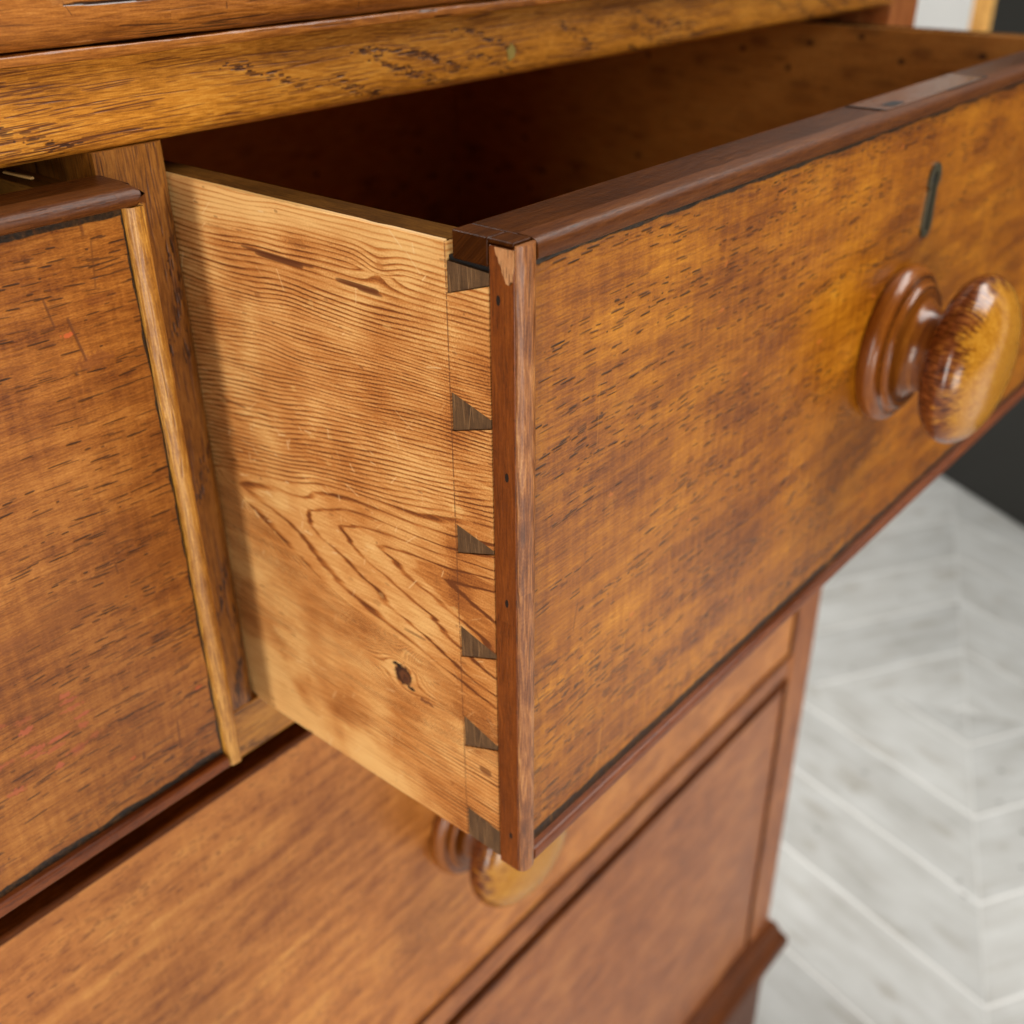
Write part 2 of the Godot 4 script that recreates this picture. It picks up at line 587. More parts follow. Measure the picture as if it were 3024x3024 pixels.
func materials() -> void:
	var amber := [[0.0, 78, 36, 5], [0.3, 126, 70, 8], [0.55, 160, 98, 14], [0.8, 190, 126, 28], [1.0, 214, 156, 54]]
	var ochre := [[0.0, 80, 36, 8], [0.3, 128, 70, 18], [0.55, 160, 96, 32], [0.8, 188, 122, 52], [1.0, 212, 152, 80]]
	var f := oak(2048, 832, 4.34, 4.38, 11, {"stops": amber, "pore": Color8(40, 20, 8), "rows": 230, "lmin": 0.9, "lmax": 6.5, "pw": 0.33, "pa": 1.05, "gap": 1.5, "keep": -0.06, "sway": 4.0, "a_cross": 62, "a_blot": 86, "a_fib": 104, "a_fine": 78, "a_broad": 64, "hair": 2600})
	rng.seed = 3
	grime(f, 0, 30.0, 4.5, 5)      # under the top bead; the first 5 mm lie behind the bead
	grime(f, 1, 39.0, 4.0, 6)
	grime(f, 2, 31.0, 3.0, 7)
	for i in 34:
		f.blot(rng.randf() * 2048, rng.randf() * 832, rng.randf_range(8, 46), rng.randf_range(6, 26), Color8(206, 144, 54), rng.randf_range(0.10, 0.28), wob)
	for i in 46:
		f.stroke(rng.randf() * 2048, rng.randf() * 832, PI / 2 + rng.randf_range(-0.12, 0.12), rng.randf_range(16, 90), rng.randf_range(1.2, 5.0), Color8(210, 148, 60), rng.randf_range(0.08, 0.26), 4)
	for i in 40:
		f.stroke(rng.randf() * 2048, rng.randf() * 832, PI / 2 + rng.randf_range(-0.3, 0.3), rng.randf_range(6, 46), rng.randf_range(0.8, 1.6), Color8(64, 30, 12), rng.randf_range(0.2, 0.6), 50)
	for i in 30:
		f.blot(rng.randf() * 1600, rng.randf() * 832, rng.randf_range(3, 9), rng.randf_range(2, 4), Color8(214, 120, 64), rng.randf_range(0.3, 0.7), wob, 30)
	M.front = wood(f, 0.34, 0.03, Color(0.94, 0.90, 0.84), 0.42)
	var l := oak(1024, 1024, 5.39, 5.39, 21, {"stops": ochre, "pore": Color8(44, 22, 10), "rows": 190, "lmin": 1.0, "lmax": 8.0, "pw": 0.33, "gap": 1.5, "keep": -0.06, "sway": 3.0, "a_cross": 52, "a_blot": 90, "a_fib": 104, "a_fine": 78, "a_broad": 60, "hair": 2000})
	rng.seed = 4
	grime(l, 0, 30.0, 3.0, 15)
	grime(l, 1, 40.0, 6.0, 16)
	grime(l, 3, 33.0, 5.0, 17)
	# red-brown wax and paint left in the grain, dents
	for i in 26:
		l.blot(rng.randf_range(540, 780), rng.randf_range(700, 830), rng.randf_range(6, 22), rng.randf_range(3, 8), Color8(186, 92, 62), rng.randf_range(0.3, 0.8), wob, 14)
	for i in 5:
		l.blot(rng.randf_range(500, 1000), rng.randf_range(100, 900), rng.randf_range(4, 10), rng.randf_range(2, 4), Color8(198, 92, 46), 0.8, wob, 14)
	for i in 26:
		l.stroke(rng.randf() * 1024, rng.randf() * 1024, PI / 2 + rng.randf_range(-0.25, 0.25), rng.randf_range(10, 70), rng.randf_range(1.0, 5.0), Color8(96, 52, 22), rng.randf_range(0.12, 0.4), 16)
	for i in 12:
		l.blot(rng.randf_range(450, 1024), rng.randf() * 1024, rng.randf_range(12, 40), rng.randf_range(5, 14), Color8(112, 58, 30), rng.randf_range(0.15, 0.4), wob)
	M.left = wood(l, 0.32, 0.03, Color(0.94, 0.94, 0.96), 0.42)
	var g := oak(1024, 1024, 4.27, 4.27, 31, {"stops": [[0.0, 112, 56, 22], [0.3, 160, 94, 44], [0.55, 190, 119, 62], [0.8, 210, 142, 78], [1.0, 228, 168, 102]], "pore": Color8(96, 50, 24), "rows": 230, "lmin": 0.8, "lmax": 4.5, "pw": 0.42, "gap": 1.6, "sway": 4.0, "pa": 0.7, "a_cross": 30, "a_blot": 120, "bx": 14, "by": 5, "a_fib": 84, "a_fine": 60, "a_broad": 60, "dip": 40})
	M.oak = wood(g, 0.33, 0.03, Color(0.95, 0.95, 0.86), 0.42)
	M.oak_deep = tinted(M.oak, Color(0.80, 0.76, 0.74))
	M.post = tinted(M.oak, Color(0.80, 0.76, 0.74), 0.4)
	var r := oak(2048, 256, 6.83, 6.83, 51, {"stops": [[0.0, 100, 52, 8], [0.3, 160, 98, 20], [0.55, 194, 124, 36], [0.8, 214, 150, 58], [1.0, 228, 174, 88]], "pore": Color8(66, 26, 7), "rows": 104, "lmin": 3.0, "lmax": 22.0, "pw": 0.2, "gap": 0.9, "keep": -0.14, "sway": 2.2, "a_fib": 150, "a_cross": 16, "a_blot": 70, "hair": 260})
	# rows of darker pores where the rings run out at the face, slanting across the rail
	rng.seed = 8
	for q in 13:
		var x := rng.randf() * 2048
		var y := rng.randf_range(90, 200)
		for i in 46:
			x += rng.randf_range(1.0, 7.0)
			y -= rng.randf_range(-1.0, 4.0)
			r.line(x + rng.randf_range(-26, 26), y + rng.randf_range(-5, 5), rng.randf_range(5, 30), 0.01, rng.randf_range(1.2, 4.2), Color8(50, 22, 7), rng.randf_range(0.4, 0.9), 90)
	M.rail = wood(r, 0.42, 0.025)
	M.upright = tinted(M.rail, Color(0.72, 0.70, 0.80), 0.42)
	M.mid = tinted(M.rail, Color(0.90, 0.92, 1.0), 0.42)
	var t := oak(1024, 256, 5.12, 5.12, 61, {"stops": [[0.0, 78, 34, 8], [0.3, 120, 66, 20], [0.55, 152, 90, 32], [0.8, 178, 112, 46], [1.0, 206, 146, 82]], "pore": Color8(48, 22, 9), "rows": 40, "lmin": 4.0, "lmax": 22.0, "pw": 0.3, "gap": 1.0, "keep": -0.1, "sway": 2.0, "a_fib": 120, "a_cross": 14, "a_blot": 60, "hair": 300})
	rng.seed = 12
	for i in 26:
		t.line(rng.randf() * 1024, rng.randf() * 256, rng.randf_range(40, 170), rng.randf_range(-0.01, 0.01), rng.randf_range(1.2, 3.6), Color8(34, 18, 10), rng.randf_range(0.5, 0.95), 110)
	for i in 20:
		t.stroke(rng.randf() * 1024, rng.randf() * 256, PI / 2 + rng.randf_range(-0.6, 0.6), rng.randf_range(6, 22), rng.randf_range(1.0, 2.2), Color8(58, 30, 14), rng.randf_range(0.3, 0.8), 60)
	for i in 14:
		t.blot(rng.randf() * 1024, rng.randf() * 256, rng.randf_range(6, 24), rng.randf_range(2, 6), Color8(206, 150, 96), rng.randf_range(0.2, 0.6), wob)
	M.top = wood(t, 0.34, 0.05)
	var p := pine()
	M.pine = wood(p, 0.62, 0.03, Color.WHITE, 0.4)
	M.bead = wood(mahogany(512, 512, 71, [[0.0, 62, 26, 6], [0.4, 112, 54, 14], [0.7, 140, 74, 24], [1.0, 172, 100, 46]]), 0.34, 0.03)
	M.bead_light = wood(mahogany(512, 512, 72, [[0.0, 38, 15, 3], [0.4, 72, 33, 6], [0.7, 100, 50, 12], [1.0, 140, 82, 30]]), 0.34, 0.06, Color.WHITE, 0.22)
	M.patch = tinted(M.bead_light, Color(0.95, 1.0, 1.15), 0.26)
	M.patch.metallic_specular = 0.36
	M.bead_low = tinted(M.bead, Color(0.92, 0.90, 0.92), 0.42)
	M.bead_low.metallic_specular = 0.4
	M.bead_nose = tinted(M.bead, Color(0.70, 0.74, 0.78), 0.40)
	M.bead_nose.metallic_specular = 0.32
	M.bead_top_shaded = tinted(M.bead_light, Color(0.74, 0.76, 0.80), 0.36)  # unpolished top; the weak light from above is put into its tint
	M.bead_worn = wood(oak(512, 512, 5.12, 5.12, 73, {"stops": [[0.0, 74, 38, 8], [0.35, 138, 86, 26], [0.65, 186, 130, 50], [1.0, 228, 184, 108]], "pore": Color8(70, 34, 10), "rows": 70, "lmin": 3.0, "lmax": 14.0, "pw": 0.22, "gap": 1.0, "keep": -0.2, "a_fib": 130, "a_cross": 20, "hair": 300}), 0.36, 0.05)
	M.bead_brown = wood(oak(512, 512, 5.12, 5.12, 74, {"stops": [[0.0, 60, 28, 10], [0.35, 112, 62, 26], [0.65, 156, 98, 48], [1.0, 212, 160, 102]], "pore": Color8(58, 28, 12), "rows": 40, "lmin": 3.0, "lmax": 14.0, "pw": 0.22, "gap": 1.2, "a_fib": 150, "a_blot": 120, "a_cross": 10, "hair": 300}), 0.38, 0.05)
	M.bead_dark = tinted(M.bead, Color(0.62, 0.58, 0.56), 0.42)
	var inn := mahogany(1024, 1024, 75, [[0.0, 134, 78, 24], [0.4, 176, 112, 42], [0.7, 198, 134, 58], [1.0, 218, 158, 80]])
	rng.seed = 19
	for i in 16:
		inn.blot(rng.randf() * 1024, rng.randf() * 1024, rng.randf_range(30, 120), rng.randf_range(10, 40), Color8(112, 66, 24), rng.randf_range(0.2, 0.5), wob)
	for i in 5:
		inn.blot(rng.randf() * 1024, rng.randf() * 1024, rng.randf_range(14, 30), rng.randf_range(10, 22), Color8(52, 26, 10), 0.85, wob, 20, 0.3)
	M.inside = wood(inn, 0.45, 0.02)
	M.patina = wood(mahogany(512, 512, 76, [[0.0, 44, 25, 8], [0.4, 70, 42, 13], [0.7, 92, 58, 20], [1.0, 122, 82, 34]]), 0.8, 0.02, Color.WHITE, 0.1)
	M.pin = wood(oak(256, 256, 10.0, 10.0, 81, {"stops": [[0.0, 48, 32, 18], [0.4, 84, 60, 36], [0.7, 106, 78, 48], [1.0, 144, 108, 70]], "pore": Color8(166, 126, 80), "rows": 10, "lmin": 8.0, "lmax": 20.0, "pw": 0.3, "pa": 0.6, "a_cross": 30, "a_fine": 70, "hair": 60}), 0.6, 0.03)
	M.grime = plain(Color8(30, 26, 23), 0.7)
	M.black = plain(Color8(14, 11, 9), 0.8)
	M.pale = plain(Color8(226, 178, 108), 0.6)
	M.chip = wood(mahogany(512, 512, 78, [[0.0, 150, 96, 54], [0.4, 186, 130, 82], [0.7, 206, 154, 106], [1.0, 226, 184, 140]]), 0.5, 0.04)
	M.brass = plain(Color8(92, 86, 66), 0.3, 0.6)
	M.iron = plain(Color8(46, 42, 40), 0.5, 0.6)
	M.putty = plain(Color8(150, 128, 60), 0.5)
	var kb := mahogany(512, 512, 91, [[0.0, 48, 20, 4], [0.4, 104, 52, 12], [0.7, 152, 88, 26], [1.0, 204, 140, 60]])
	for i in 512:
		for ring in [[164, 7.0], [236, 6.0], [6, 8.0]]:
			for j in range(-12, 13):
				var a := clampf(1.0 - absf(j) / (float(ring[1]) * (1.0 + 0.8 * wob.get_noise_2d(i * 2.0, ring[0]))), 0.0, 0.85)
				if a > 0.02:
					kb.dab(i, ring[0] + j, Color8(26, 12, 6), a, 10)
	M.knob = wood(kb, 0.2, 0.012, Color.WHITE, 0.42)
	M.knob_face = wood(knob_sheet(), 0.2, 0.01, Color(0.96, 0.96, 1.0), 0.45)

# the turned head: dark end-grain flecks round the rim, the polish worn to gold on the face
func knob_sheet() -> Sheet:
	var o := Sheet.new(512, 512)
	var n1 := noise(512, 512, 2, 8, 0.10, 95, 4)
	var n2 := noise(512, 512, 1, 16, 0.30, 96, 3)
	var n3 := noise(512, 512, 1, 4, 0.28, 97, 4)
	var rim := table([[0.0, 50, 20, 6], [0.5, 112, 56, 20], [1.0, 172, 106, 52]])
	var face := table([[0.0, 128, 76, 12], [0.5, 176, 116, 26], [1.0, 206, 156, 62]])
	for j in 512:
		for i in 512:
			var k := j * 512 + i
			var s := smoothstep(0.40, 0.54, j / 512.0 + (n1[k] - 128) * 0.0006 + (n2[k] - 128) * 0.0009)
			var a := clampi(128 + (n2[k] - 128) + (n3[k] - 128) / 3, 0, 255) * 3
			var b := clampi(128 + (n1[k] - 128) / 3 + (n3[k] - 128) * 3 / 4, 0, 255) * 3
			for c in 3:
				o.px[k * 3 + c] = int(lerpf(rim[a + c], face[b + c], s))
			o.hi[k] = 128 + (n3[k] - 128) / 6
	return o

# ------------------------------------------------------------------ floor, cupboard, wall
func floor_and_background() -> void:
	off = Vector3.ZERO
	var grout := plain(Color8(230, 230, 227), 0.6)
	var st := begin()
	board(st, Vector3(-3.0, FLOOR - 0.04, -3.0), Vector3(4.5, FLOOR - 0.0008, 3.5), 0.001, Lay.new(0, 1, 1))
	var fl := obj("floor", st, grout, self)
	fl.set_meta("kind", "structure")
	fl.set_meta("label", "pale grey floor of wood-patterned tiles laid in chevrons")
	var sheets := []
	for v in 3:
		var s := oak(512, 256, 1.7, 1.9, 200 + v, {"stops": [[0.0, 150, 148, 141], [0.35, 182, 182, 178], [0.6, 194, 195, 192], [1.0, 210, 211, 209]], "pore": Color8(160, 157, 148), "rows": 10, "lmin": 8.0, "lmax": 60.0, "pw": 1.2, "pa": 0.4, "a_fib": 26, "a_fib2": 60, "a_blot": 90, "bx": 16, "by": 8, "a_cross": 10, "a_fine": 20, "a_broad": 60, "dip": 6, "hair": 0})
		for i in 9:
			s.blot(rng.randf() * 512, rng.randf() * 256, rng.randf_range(8, 60), rng.randf_range(4, 18), Color8(158, 153, 143), rng.randf_range(0.15, 0.5), wob)
		for i in 2:
			s.blot(rng.randf() * 512, rng.randf() * 256, rng.randf_range(5, 11), rng.randf_range(4, 8), Color8(112, 108, 104), 0.6, wob)
		for tone in [0.96, 1.0]:
			sheets.append(wood(s, 0.42, 0.02, Color(tone, tone, tone)))
	# the seam the planks meet on, and the line across it where the chevrons turn round
	var seam := Vector2(1.6279, -0.3268)
	var along := Vector2(-0.9246, 0.3809).normalized()
	var side := Vector2(along.y, -along.x)     # to the left of the seam as the camera sees it
	if side.y > 0.0:
		side = -side
	var turn := 0.50
	rng.seed = 60
	for left in [true, false]:
		for upper in [true, false]:
			var sgn := 1.0 if left else -1.0
			var s0 := -0.75 if upper else turn
			var s1 := turn if upper else 1.75
			var zone := PackedVector2Array([seam + along * s0, seam + along * s1, seam + along * s1 + side * sgn * 0.75, seam + along * s0 + side * sgn * 0.75])
			# direction in which the planks leave the seam
			var ang := deg_to_rad(54.0)
			var d := (-along if not upper else along) * cos(ang) + side * sgn * sin(ang)
			var nrm := Vector2(d.y, -d.x)
			var step := 0.142
			for k in range(-14, 30):
				var c := seam + along * (s0 + k * step + (0.03 if upper else 0.0))
				var half := step * sin(ang) / 2.0 - 0.0012
				var strip := PackedVector2Array([c - d * 0.2 - nrm * half, c + d * 1.6 - nrm * half, c + d * 1.6 + nrm * half, c - d * 0.2 + nrm * half])
				for poly in Geometry2D.intersect_polygons(strip, zone):
					var sh := Geometry2D.offset_polygon(poly, -0.0006)
					if sh.is_empty():
						continue
					plank(sh[0], d, nrm, fl, sheets[rng.randi() % sheets.size()])
	# dark cupboard with an oak end board, and the white wall behind
	var o := Vector3(1.9048, FLOOR, -0.5372)
	var dir := Vector3(-0.4756, 0, 0.8797)
	var b := Basis(dir, Vector3.UP, dir.cross(Vector3.UP))
	var dark := plain(Color8(34, 33, 29), 0.5)
	var cup := thing("cupboard", "tall dark grey cupboard standing on the pale floor behind the chest", "cupboard", o)
	cup.basis = b
	# its own axes: x along its front, z out of its front
	st = begin()
	board(st, Vector3(0.0, 0.0, -0.55), Vector3(1.3, 2.1, -0.019), 0.002, Lay.new(0, 1, 1))
	obj("carcass", st, dark, cup)
	for k in 2:
		st = begin()
		board(st, Vector3(0.002 + 0.65 * k, 0.003, -0.0185), Vector3(0.648 + 0.65 * k, 2.09, 0.0), 0.002, Lay.new(0, 1, 1))
		obj("door", st, dark, cup)
	st = begin()
	var oakw := tinted(M.oak, Color(1.18, 1.4, 1.45))
	board(st, Vector3(-0.062, 0.0, -0.5), Vector3(-0.002, 2.15, -0.012), 0.003, Lay.new(1, 0.4, 0.4))
	obj("end_board", st, oakw, cup, "pale oak board at the end of the cupboard")
	var wall := begin()
	board(wall, Vector3(-2.6, -0.01, -0.75), Vector3(1.6, 2.6, -0.62), 0.003, Lay.new(0, 1, 1))
	var wl := obj("wall", wall, plain(Color8(232, 233, 231), 0.6), self)
	wl.transform = Transform3D(b, o)
	wl.set_meta("kind", "structure")
	wl.set_meta("label", "white wall behind the dark cupboard")

func plank(poly: PackedVector2Array, d: Vector2, nrm: Vector2, floor_: Node3D, m: Material) -> void:
	var st := begin()
	var o := Vector2(rng.randf(), rng.randf())
	var uv := func(p: Vector2) -> Vector2: return Vector2(p.dot(d) / 0.3, p.dot(nrm) / 0.135) + o
	var idx := Geometry2D.triangulate_polygon(poly)
	for k in range(0, idx.size(), 3):
		var ps := []
		var us := []
		for q in 3:
			var v := poly[idx[k + q]]
			ps.append(Vector3(v.x, FLOOR, v.y))
			us.append(uv.call(v))
		tri(st, ps, [Vector3.UP, Vector3.UP, Vector3.UP], us)
	var mid := Vector2.ZERO
	for v in poly:
		mid += v / poly.size()
	for i in poly.size():
		var a := poly[i]
		var c := poly[(i + 1) % poly.size()]
		var n := Vector2((c - a).y, -(c - a).x).normalized()
		if n.dot((a + c) / 2.0 - mid) < 0.0:
			n = -n
		var n3 := Vector3(n.x, 0, n.y)
		quad(st, [Vector3(a.x, FLOOR, a.y), Vector3(c.x, FLOOR, c.y), Vector3(c.x, FLOOR - 0.0007, c.y), Vector3(a.x, FLOOR - 0.0007, a.y)], [n3, n3, n3, n3], [uv.call(a), uv.call(c), uv.call(c), uv.call(a)])
	obj("plank", st, m, floor_)

# ------------------------------------------------------------------ the carcass
func nosed(z0: float, z1: float, y0: float, y1: float, r_low: float, r_high: float) -> PackedVector2Array:
	# a board's section (z, y) whose front edges are rounded
	var p := PackedVector2Array([Vector2(z0, y1), Vector2(z0, y0)])
	for k in 5:
		var a := -PI / 2 + PI / 2 * k / 4
		p.append(Vector2(z1 - r_low + cos(a) * r_low, y0 + r_low + sin(a) * r_low))
	for k in 5:
		var a := PI / 2 * k / 4
		p.append(Vector2(z1 - r_high + cos(a) * r_high, y1 - r_high + sin(a) * r_high))
	return p

func chest() -> void:
	var t := thing("chest_of_drawers", "old golden oak chest of drawers with its upper right drawer pulled out", "chest of drawers", Vector3(-0.0125, FLOOR, -0.36))
	off = t.position
	var L := -0.540
	var R := 0.515
	var back := -0.60
	var st := begin()
	sweep(st, nosed(back, ZF + 0.0098, 0.2228, 0.246, 0.006, 0.006), 0, L - 0.02, R + 0.02, 260, Lay.new(0, 0.2, 0.05), 0.0014, 120.0)
	obj("top_board", st, M.top, t)
	st = begin()
	sweep(st, nosed(back + 0.02, ZF + 0.0072, 0.2197, 0.2227, 0.0008, 0.0008), 0, L - 0.004, R + 0.004, 200, Lay.new(0, 0.2, 0.05, Vector2(0.3, 0.4)), 0.0018, 150.0)
	obj("top_moulding", st, M.top, t)
	st = begin()
	sweep(st, nosed(ZF - 0.024, ZF, 0.1967, 0.2196, 0.0032, 0.0008), 0, -0.5005, 0.4760, 220, Lay.new(0, 0.3, 0.0375, Vector2(0.12, 0.07)), 0.0006, 60.0)
	obj("top_rail", st, M.rail, t)
	for s in [[0.4762, R], [L, -0.5007]]:
		st = begin()
		board(st, Vector3(s[0], -0.602, ZF - 0.03), Vector3(s[1], 0.2188, ZF), 0.0015, Lay.new(1, 0.24, 0.24, Vector2(0.3, 0.2)))
		obj("corner_post", st, M.post, t)
	for s in [[R - 0.016, R - 0.0005], [L + 0.0005, L + 0.016]]:
		st = begin()
		board(st, Vector3(s[0], -0.602, back), Vector3(s[1], 0.2188, ZF - 0.0302), 0.001, Lay.new(1, 0.24, 0.24))
		obj("side_panel", st, M.oak, t)
	st = begin()
	board(st, Vector3(L + 0.02, -0.60, back - 0.008), Vector3(R - 0.02, 0.2188, back - 0.0005), 0.001, Lay.new(0, 0.3, 0.3))
	obj("back_panel", st, M.inside, t)
	# the upright between the two upper drawers, its right arris worn round
	st = begin()
	var w := PackedVector2Array([Vector2(-0.0235, ZF), Vector2(-0.0235, -0.58), Vector2(-0.0010, -0.58)])
	for k in 7:
		var a := PI / 2 * k / 6
		w.append(Vector2(-0.0010 - 0.0042 + cos(a) * 0.0042, ZF - 0.0042 + sin(a) * 0.0042))
	sweep(st, w, 1, 0.0028, 0.1968, 70, Lay.new(1, 0.3, 0.0375, Vector2(0.4, 0.55)), 0.0005, 60.0)
	obj("divider", st, M.upright, t, "upright between the two upper drawers with a worn rounded edge")
	st = begin()
	sweep(st, nosed(ZF - 0.06, ZF, -0.0205, 0.0026, 0.0030, 0.0010), 0, -0.5005, 0.4760, 160, Lay.new(0, 0.3, 0.0375, Vector2(0.6, 0.3)), 0.0005, 60.0)
	obj("middle_rail", st, M.mid, t)
	st = begin()
	board(st, Vector3(-0.5005, -0.2810, ZF - 0.06), Vector3(0.4760, -0.2635, ZF - 0.0010), 0.0012, Lay.new(0, 0.24, 0.24, Vector2(0.1, 0.6)))
	obj("lower_rail", st, M.oak_deep, t)
	for y in [[-0.0060, 0.0022], [-0.276, -0.268]]:
		st = begin()
		board(st, Vector3(L + 0.018, y[0], back + 0.004), Vector3(R - 0.018, y[1], ZF - 0.0605), 0.001, Lay.new(0, 0.1, 0.1))
		obj("dust_board", st, M.inside, t)
	st = begin()
	board(st, Vector3(L + 0.018, -0.6125, back + 0.004), Vector3(R - 0.018, -0.6015, ZF - 0.004), 0.001, Lay.new(0, 0.1, 0.1))
	obj("bottom_board", st, M.inside, t)
	# plinth: a moulding mitred at the corner, on a plain board
	var prof := [Vector2(0.000, -0.6022), Vector2(0.006, -0.606), Vector2(0.009, -0.616), Vector2(0.0155, -0.628), Vector2(0.0165, -0.637), Vector2(0.0135, -0.646), Vector2(0.007, -0.654), Vector2(0.0065, -0.668), Vector2(0.002, -0.674), Vector2(0.002, FLOOR + 0.001), Vector2(-0.016, FLOOR + 0.001), Vector2(-0.016, -0.6022)]
	for side in 3:
		st = begin()
		mitred(st, prof, side, L, R, back)
		obj("plinth", st, M.bead_light if side == 0 else M.bead, t)
	# a spot of old filler in the rail
	st = begin()
	var spot := PackedVector2Array()
	for k in 9:
		var a := TAU * k / 9
		spot.append(Vector2(0.1438 + cos(a) * 0.0023 * (1.0 + 0.25 * sin(k * 2.3)), 0.2046 + sin(a) * 0.0026 * (1.0 + 0.2 * cos(k * 3.1))))
	plate(st, spot, ZF - 0.001, 0.0013)
	obj("filler_spot", st, M.putty, t, "greenish spot of filler in the top rail")

func mitred(st: SurfaceTool, prof: Array, side: int, L: float, R: float, back: float) -> void:
	var at := func(v: Vector2, e: int) -> Vector3:
		if side == 0:
			return Vector3((R + v.x) if e else (L - v.x), v.y, ZF + v.x)
		var x := R + v.x if side == 1 else L - v.x
		return Vector3(x, v.y, ZF + v.x if e else back)
	var run := 0.0
	for i in prof.size():
		var a: Vector2 = prof[i]
		var c: Vector2 = prof[(i + 1) % prof.size()]
		var e := (c - a).normalized()
		var n2 := Vector2(-e.y, e.x)
		var n := Vector3(0, n2.y, n2.x) if side == 0 else Vector3(n2.x * (1.0 if side == 1 else -1.0), n2.y, 0)
		var ps := [at.call(a, 0), at.call(c, 0), at.call(c, 1), at.call(a, 1)]
		var l := a.distance_to(c)
		var uv := []
		for q in [[ps[0], run], [ps[1], run + l], [ps[2], run + l], [ps[3], run]]:
			uv.append(Vector2((q[0].x if side == 0 else q[0].z) / 0.1, q[1] / 0.1))
		quad(st, ps, [n, n, n, n], uv)
		run += l

# ------------------------------------------------------------------ drawers
func knob(parent: Node3D, at: Vector3, turn: float) -> void:
	# at: the centre of its base on the drawer front
	var o := MeshInstance3D.new()
	var base := smooth(PackedVector2Array([Vector2(0.0292, -0.0006), Vector2(0.0308, 0.0018), Vector2(0.0312, 0.0042), Vector2(0.0298, 0.0068), Vector2(0.0270, 0.0082)]), 3)
	base.append_array(smooth(PackedVector2Array([Vector2(0.0252, 0.0086), Vector2(0.0250, 0.0098), Vector2(0.0240, 0.0108), Vector2(0.0222, 0.0110)]), 3))
	base.append_array(smooth(PackedVector2Array([Vector2(0.0208, 0.0112), Vector2(0.0188, 0.0118), Vector2(0.0168, 0.0146), Vector2(0.0158, 0.0185), Vector2(0.0160, 0.0215), Vector2(0.0176, 0.0240)]), 4))
	var keep := off
	off = Vector3.ZERO
	var st := begin()
	lathe(st, base, Vector3.ZERO, 72)
	o.mesh = st.commit()
	o.material_override = M.knob
	o.name = "knob"
	parent.add_child(o, true)
	o.position = at - keep
	o.rotation.z = turn
	var head := smooth(PackedVector2Array([Vector2(0.0130, 0.0226), Vector2(0.0200, 0.0222), Vector2(0.0270, 0.0236), Vector2(0.0312, 0.0268), Vector2(0.0326, 0.0308), Vector2(0.0316, 0.0350), Vector2(0.0282, 0.0390), Vector2(0.0220, 0.0424), Vector2(0.0130, 0.0446), Vector2(0.0001, 0.0453)]), 5)
	st = begin()
	lathe(st, head, Vector3.ZERO, 80)
	obj("knob_head", st, M.knob_face, o)
	off = keep

func bead_section_top(z0: float, z1: float, y0: float, y1: float) -> PackedVector2Array:
	return nosed(z0, z1, y0, y1, 0.0016, 0.0024)

